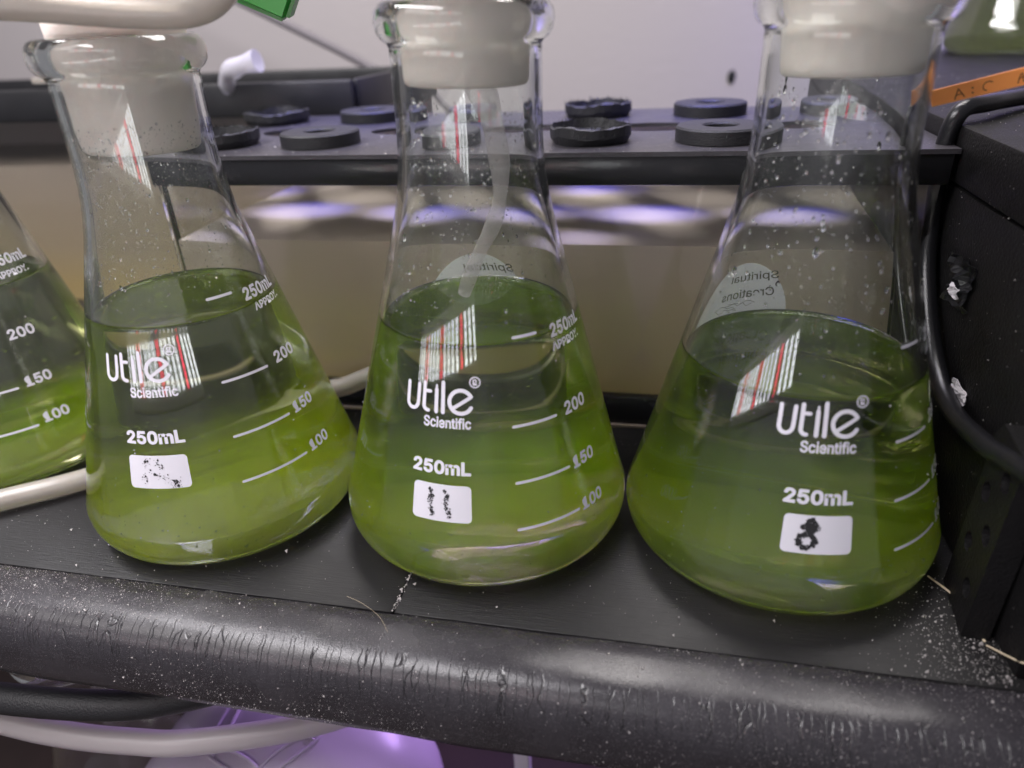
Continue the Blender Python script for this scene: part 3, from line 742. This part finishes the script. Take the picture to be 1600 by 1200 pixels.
# black cable and orange tag
tube('black_cable', [(.150, .310, .1085), (.1087, .2725, .1088), (.0911, .2520, .1095), (.0815, .2430, .1085), (.0790, .2425, .0985), (.0788, .2400, .0802), (.0788, .2320, .0625), (.0788, .2109, .0441), (.0786, .1907, .0382), (.0782, .1673, .0415), (.0775, .1505, .0469), (.076, .130, .053)], .0026, M_cable, None, 16)
tag(bpy.data.objects['black_cable'], 'black cable looping over the case edge and down its side', 'cable')
tagroot = empty('orange_tag', (.0700, .2000, .1190))
V = [(.0594, .2000, .1185), (.0830, .2000, .1243), (.0840, .2000, .1205), (.0606, .2000, .1150)]
n4 = 4; V2 = [Vector(v)-Vector((.07, .2, .119)) for v in V]; V2 += [v+Vector((0, .0006, 0)) for v in V2]
mesh('tag_strip', V2, [(0, 3, 2, 1), (4, 5, 6, 7), (0, 1, 5, 4), (1, 2, 6, 5), (2, 3, 7, 6), (3, 0, 4, 7)], M_orange, tagroot)
ang = math.atan2(.0058, .0236)
st = [([(-.0018, -.0011), (-.0010, .0010)], .00022), ([(-.0010, .0010), (.0002, -.0010)], .00022), ([(-.0015, -.0003), (-.0002, -.0003)], .00018),
      ([(.0019, .0005), (.0020, .0004)], .0003), ([(.0019, -.0006), (.0020, -.0007)], .0003), (arc(.0052, .0, .0011, .0010, 40, 250, 10), .0002), ([(.0112, -.001), (.0118, .0009)], .0002), ([(.0124, -.001), (.0121, .001)], .0002), ([(.0114, 0), (.0124, 0)], .0002)]
bm = stroke_bm(st)
for v in bm.verts:
    x, y = v.co.x-.0035, v.co.y
    v.co = Vector((x*cos(ang)-y*sin(ang), -.00012, x*sin(ang)+y*cos(ang)+.0000))
bm_obj('handwriting', bm, M_ink, tagroot)
tag(tagroot, 'orange paper tag with scribbled letters above the black cable', 'tag')

# distant flask on the case
ff = empty('erlenmeyer_flask', (.2080, .552, .1052))
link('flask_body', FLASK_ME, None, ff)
tag(ff, 'conical flask standing on the far end of the black case', 'flask')
s5 = dict(X=.2080, Y=.552, tx=0, ty=0, liq=.031)
c5 = culture(s5, culture_mat('culture_far', (.60, .66, .30), (.4, .5, .2), 2, 1, .03, 46), 'dark green liquid in the flask standing on the black case'); c5.location.z = .1053

# ------------------------------------------------------------------ litter and dust
def flake(name, loc, rot, w, h, m, label, seed, crumple=.0012, n=9):
    rnd = random.Random(seed); V = []; Fc = []
    for i in range(n+1):
        for j in range(n+1):
            u_, v_ = i/n-.5, j/n-.5
            e = 1+.45*noise.noise(Vector((atan2(v_, u_)*1.3, seed, 0)))
            V.append((u_*w*e, v_*h*e, crumple*noise.noise(Vector((u_*5, v_*5, seed*2.3)))))
    nb = len(V); V += [(x, y, z-.00025) for x, y, z in V]
    q = lambda i, j: i*(n+1)+j
    for i in range(n):
        for j in range(n):
            Fc.append((q(i, j), q(i+1, j), q(i+1, j+1), q(i, j+1))); Fc.append((nb+q(i, j), nb+q(i, j+1), nb+q(i+1, j+1), nb+q(i+1, j)))
    rim = [q(i, 0) for i in range(n)]+[q(n, j) for j in range(n)]+[q(i, n) for i in range(n, 0, -1)]+[q(0, j) for j in range(n, 0, -1)]
    for a_, b_ in zip(rim, rim[1:]+rim[:1]): Fc.append((b_, a_, nb+a_, nb+b_))
    o = mesh(name, V, Fc, m); o.location = loc; o.rotation_euler = rot
    return tag(o, label, 'scrap')
flake('torn_scrap', (.0810, .1960, .0400), (radians(90), radians(20), radians(-80)), .0085, .0055, M_paint, 'torn whitish scrap stuck to the case side below the cable', 21, .0012)
flake('crumpled_scrap', (.0805, .2130, .0670), (radians(90), 0, radians(-84)), .0150, .0130, M_gloss, 'crumpled glossy black scrap stuck to the case side', 22, .0030)
flake('torn_scrap', (.0790, .2110, .0650), (radians(90), radians(10), radians(-80)), .0045, .0032, M_paint, 'small pale scrap on the crumpled black scrap', 23, .0008)
flake('torn_scrap', (.0860, .1290, .0040), (radians(60), radians(30), radians(20)), .0030, .0085, M_paint, 'curled white scrap in the corner by the case foot', 24, .0010)
tube('loose_fibre', [(.0735, .1660, .0004), (.0768, .1570, .0020), (.0770, .1500, .0012), (.0800, .1440, .0005)], .00028, M_fibre, None, 6)
tag(bpy.data.objects['loose_fibre'], 'tan looped fibre lying between flask and case', 'fibre')
tube('pale_fibre', [(.0800, .1430, .0003), (.0830, .1330, .0060), (.0850, .1330, .0085), (.0880, .1325, .0090)], .00022, M_fibre, None, 6)
tag(bpy.data.objects['pale_fibre'], 'pale curled fibre against the case foot', 'fibre')
tube('hair', [(-.0800, .1340, .0003), (-.0740, .1310, .0014), (-.0680, .1275, .0012), (-.0640, .1230, .0010)], .00003, M_fibre, None, 5)
tag(bpy.data.objects['hair'], 'fine pale hair curving over the vinyl edge', 'hair')

def edge_z(y):
    for (y1, z1), (y0, z0) in zip(prof[1:], prof[2:]):
        if y0 <= y <= y1: return z0+(z1-z0)*(y-y0)/(y1-y0)
    return .0007
rnd = random.Random(99)
bm = bmesh.new()
def drop_speck(x, y, z, s): tet(bm, Vector((x, y, z)), s, rnd)
# along the vinyl edge: dense at the far left, in patches elsewhere
cnt = 0
while cnt < 8500:
    x = rnd.uniform(-.24, .11); y = rnd.uniform(.1108, .1300)
    dens = .05+.45*max(0, noise.noise(Vector((x*25, y*60, 3))))
    if x < -.10 and y > .1165: dens += .75*min(1, (-.10-x)/.05)
    if x > .03: dens += .35
    if rnd.random() > dens: continue
    drop_speck(x, y, edge_z(y)+.0001, .000042*math.exp(rnd.gauss(0, .55))); cnt += 1
# front face of the edge
for i in range(5200):
    z = rnd.uniform(-.020, -.004); y = .1099; x_ = rnd.uniform(-.20, .08)
    if noise.noise(Vector((x_*22, z*90, 5))) < rnd.uniform(-.25, .45): continue
    for (y1, z1), (y0, z0) in zip(prof[6:], prof[7:]):
        if z0 <= z <= z1: y = y0+(y1-y0)*(z-z0)/(z1-z0)
    drop_speck(x_, y-.00005, z, .00004*math.exp(rnd.gauss(0, .55)))
# on the panel
for i in range(1500):
    x = rnd.uniform(-.24, .085); y = rnd.uniform(.131, .232)
    drop_speck(x, y, .00005, .00005*math.exp(rnd.gauss(0, .6)))
for i in range(2200):
    x = .083-abs(rnd.gauss(0, .011)); y = rnd.gauss(.138, .014)
    if y > .131: drop_speck(x, y, .0001, .000055*math.exp(rnd.gauss(0, .65)))
for i in range(70):
    x = -.0656+rnd.gauss(0, .0004); y = rnd.uniform(.131, .145); drop_speck(x, y, .0002, .00012*math.exp(rnd.gauss(0, .5)))
for i in range(26):
    drop_speck(rnd.uniform(-.2, .08), rnd.uniform(.116, .150), .0009, .00028*math.exp(rnd.gauss(0, .3)))
# on the tank lid and the case
for i in range(1500):
    drop_speck(rnd.uniform(TX0, TX1), TY0+rnd.random()**1.7*(TY1-TY0), TZ+.00005, .00006*math.exp(rnd.gauss(0, .5)))
for i in range(1100):
    drop_speck(BX+rnd.random()*.10, rnd.uniform(.135, .40), .1052, .00009*math.exp(rnd.gauss(0, .5)))
for i in range(260):
    drop_speck(BX-.0007, rnd.uniform(.135, .26), rnd.uniform(.005, .104), .00007*math.exp(rnd.gauss(0, .5)))
d = bm_obj('dust', bm, M_speck); tag(d, 'pale dust specks strewn over shelf, lid and case', 'dust', None, 'stuff')

# ------------------------------------------------------------------ things below the shelf
M_vglass = principled('violet_lit_glass', (.62, .55, .66), .25, trans=.35, ior=1.45, bump=.1, bscale=80)
tube('black_hose', [(-.260, .118, -.046), (-.1968, .1147, -.040), (-.1584, .1180, -.040), (-.1367, .1245, -.040), (-.115, .136, -.038), (-.09, .16, -.034)], .0045, M_rubber, None, 18)
tag(bpy.data.objects['black_hose'], 'thick black hose bending under the shelf edge', 'hose')
tube('lower_tube', [(-.27, .122, -.054), (-.2064, .1203, -.060), (-.1812, .1200, -.061), (-.1588, .1214, -.061), (-.1369, .1250, -.061), (-.10, .14, -.062), (-.06, .17, -.064)], .0040, film('stained_tube', (.50, .46, .46), .72, .3), None, 16)
tag(bpy.data.objects['lower_tube'], 'milky tube running below the black hose', 'tube')
vz = []
R5 = .058
for i in range(25):
    a_ = -pi/2+pi*i/24; vz.append((max(0, R5*cos(a_)), R5*.85*sin(a_)))
ves = lathe('vessel_body', vz, M_vglass, None, 72)
for v in ves.data.vertices:
    an = atan2(v.co.y, v.co.x); f_ = 1+.035*abs(sin(an*4)); v.co.x *= f_; v.co.y *= f_
vr = empty('round_vessel', (-.1300, .148, -.180)); ves.parent = vr; ves.location = (0, 0, .05)
for az in (-35, -105, -175, 105, 35):
    a_ = radians(az); el = radians(75); rr = R5*1.012
    cn = Vector((rr*cos(el)*cos(a_), rr*cos(el)*sin(a_), rr*.85*sin(el)+.05)); tn = Vector((-sin(a_), cos(a_), 0)); rd = Vector((cos(a_)*sin(el), sin(a_)*sin(el), -cos(el)*.85))
    pts = [cn+tn*.0125*cos(2*pi*i/16)+rd*.0028*sin(2*pi*i/16)-Vector((0, 0, .0014*cos(2*pi*i/16)**2)) for i in range(17)]
    tube('embossed_loop', pts, .0007, M_vglass, vr, 6, 2)
tag(vr, 'rounded violet-lit glass vessel with embossed loops below the shelf', 'vessel')
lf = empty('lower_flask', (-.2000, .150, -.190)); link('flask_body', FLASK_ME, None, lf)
tag(lf, 'violet-lit glass flask under the milky tube below the shelf', 'flask')
box('support_post', (-.0480, .178, -.2998), (-.0420, .184, -.0220), principled('white_post', (.6, .56, .62), .4), None, .0006)
tag(bpy.data.objects['support_post'], 'slim whitish post below the shelf', 'post')

# ------------------------------------------------------------------ LED bar whose reflection shows in the glass
bar = empty('led_bar', (-.145, -.030, .079)); bar.rotation_euler = (0, radians(-6), 0)
box('bar_housing', (-.140, -.010, -.022), (.140, -.0012, .022), principled('white_housing', (.7, .7, .7), .4), bar, .002)
Mw = emit('white_led', (.96, .98, 1), 10); Mr = emit('red_led', (1, .10, .16), 9)
bw, br = bmesh.new(), bmesh.new()
for c in range(17):
    b_ = br if c % 5 == 3 else bw
    for r_ in range(6):
        x = -.130+.260*c/16; z = -.0115+.023*r_/5
        vs = [b_.verts.new((x+dx*(.0046 if c % 5 != 3 else .0038), 0, z+dz*.0020)) for dx, dz in ((-1, -1), (1, -1), (1, 1), (-1, 1))]
        b_.faces.new(vs)
q = bm_obj('white_leds', bw, Mw, bar); q['kind'] = 'stuff'
q = bm_obj('red_leds', br, Mr, bar); q['kind'] = 'stuff'
tag(bar, 'white and red LED light bar in front of the flasks, seen as striped reflections', 'lamp')
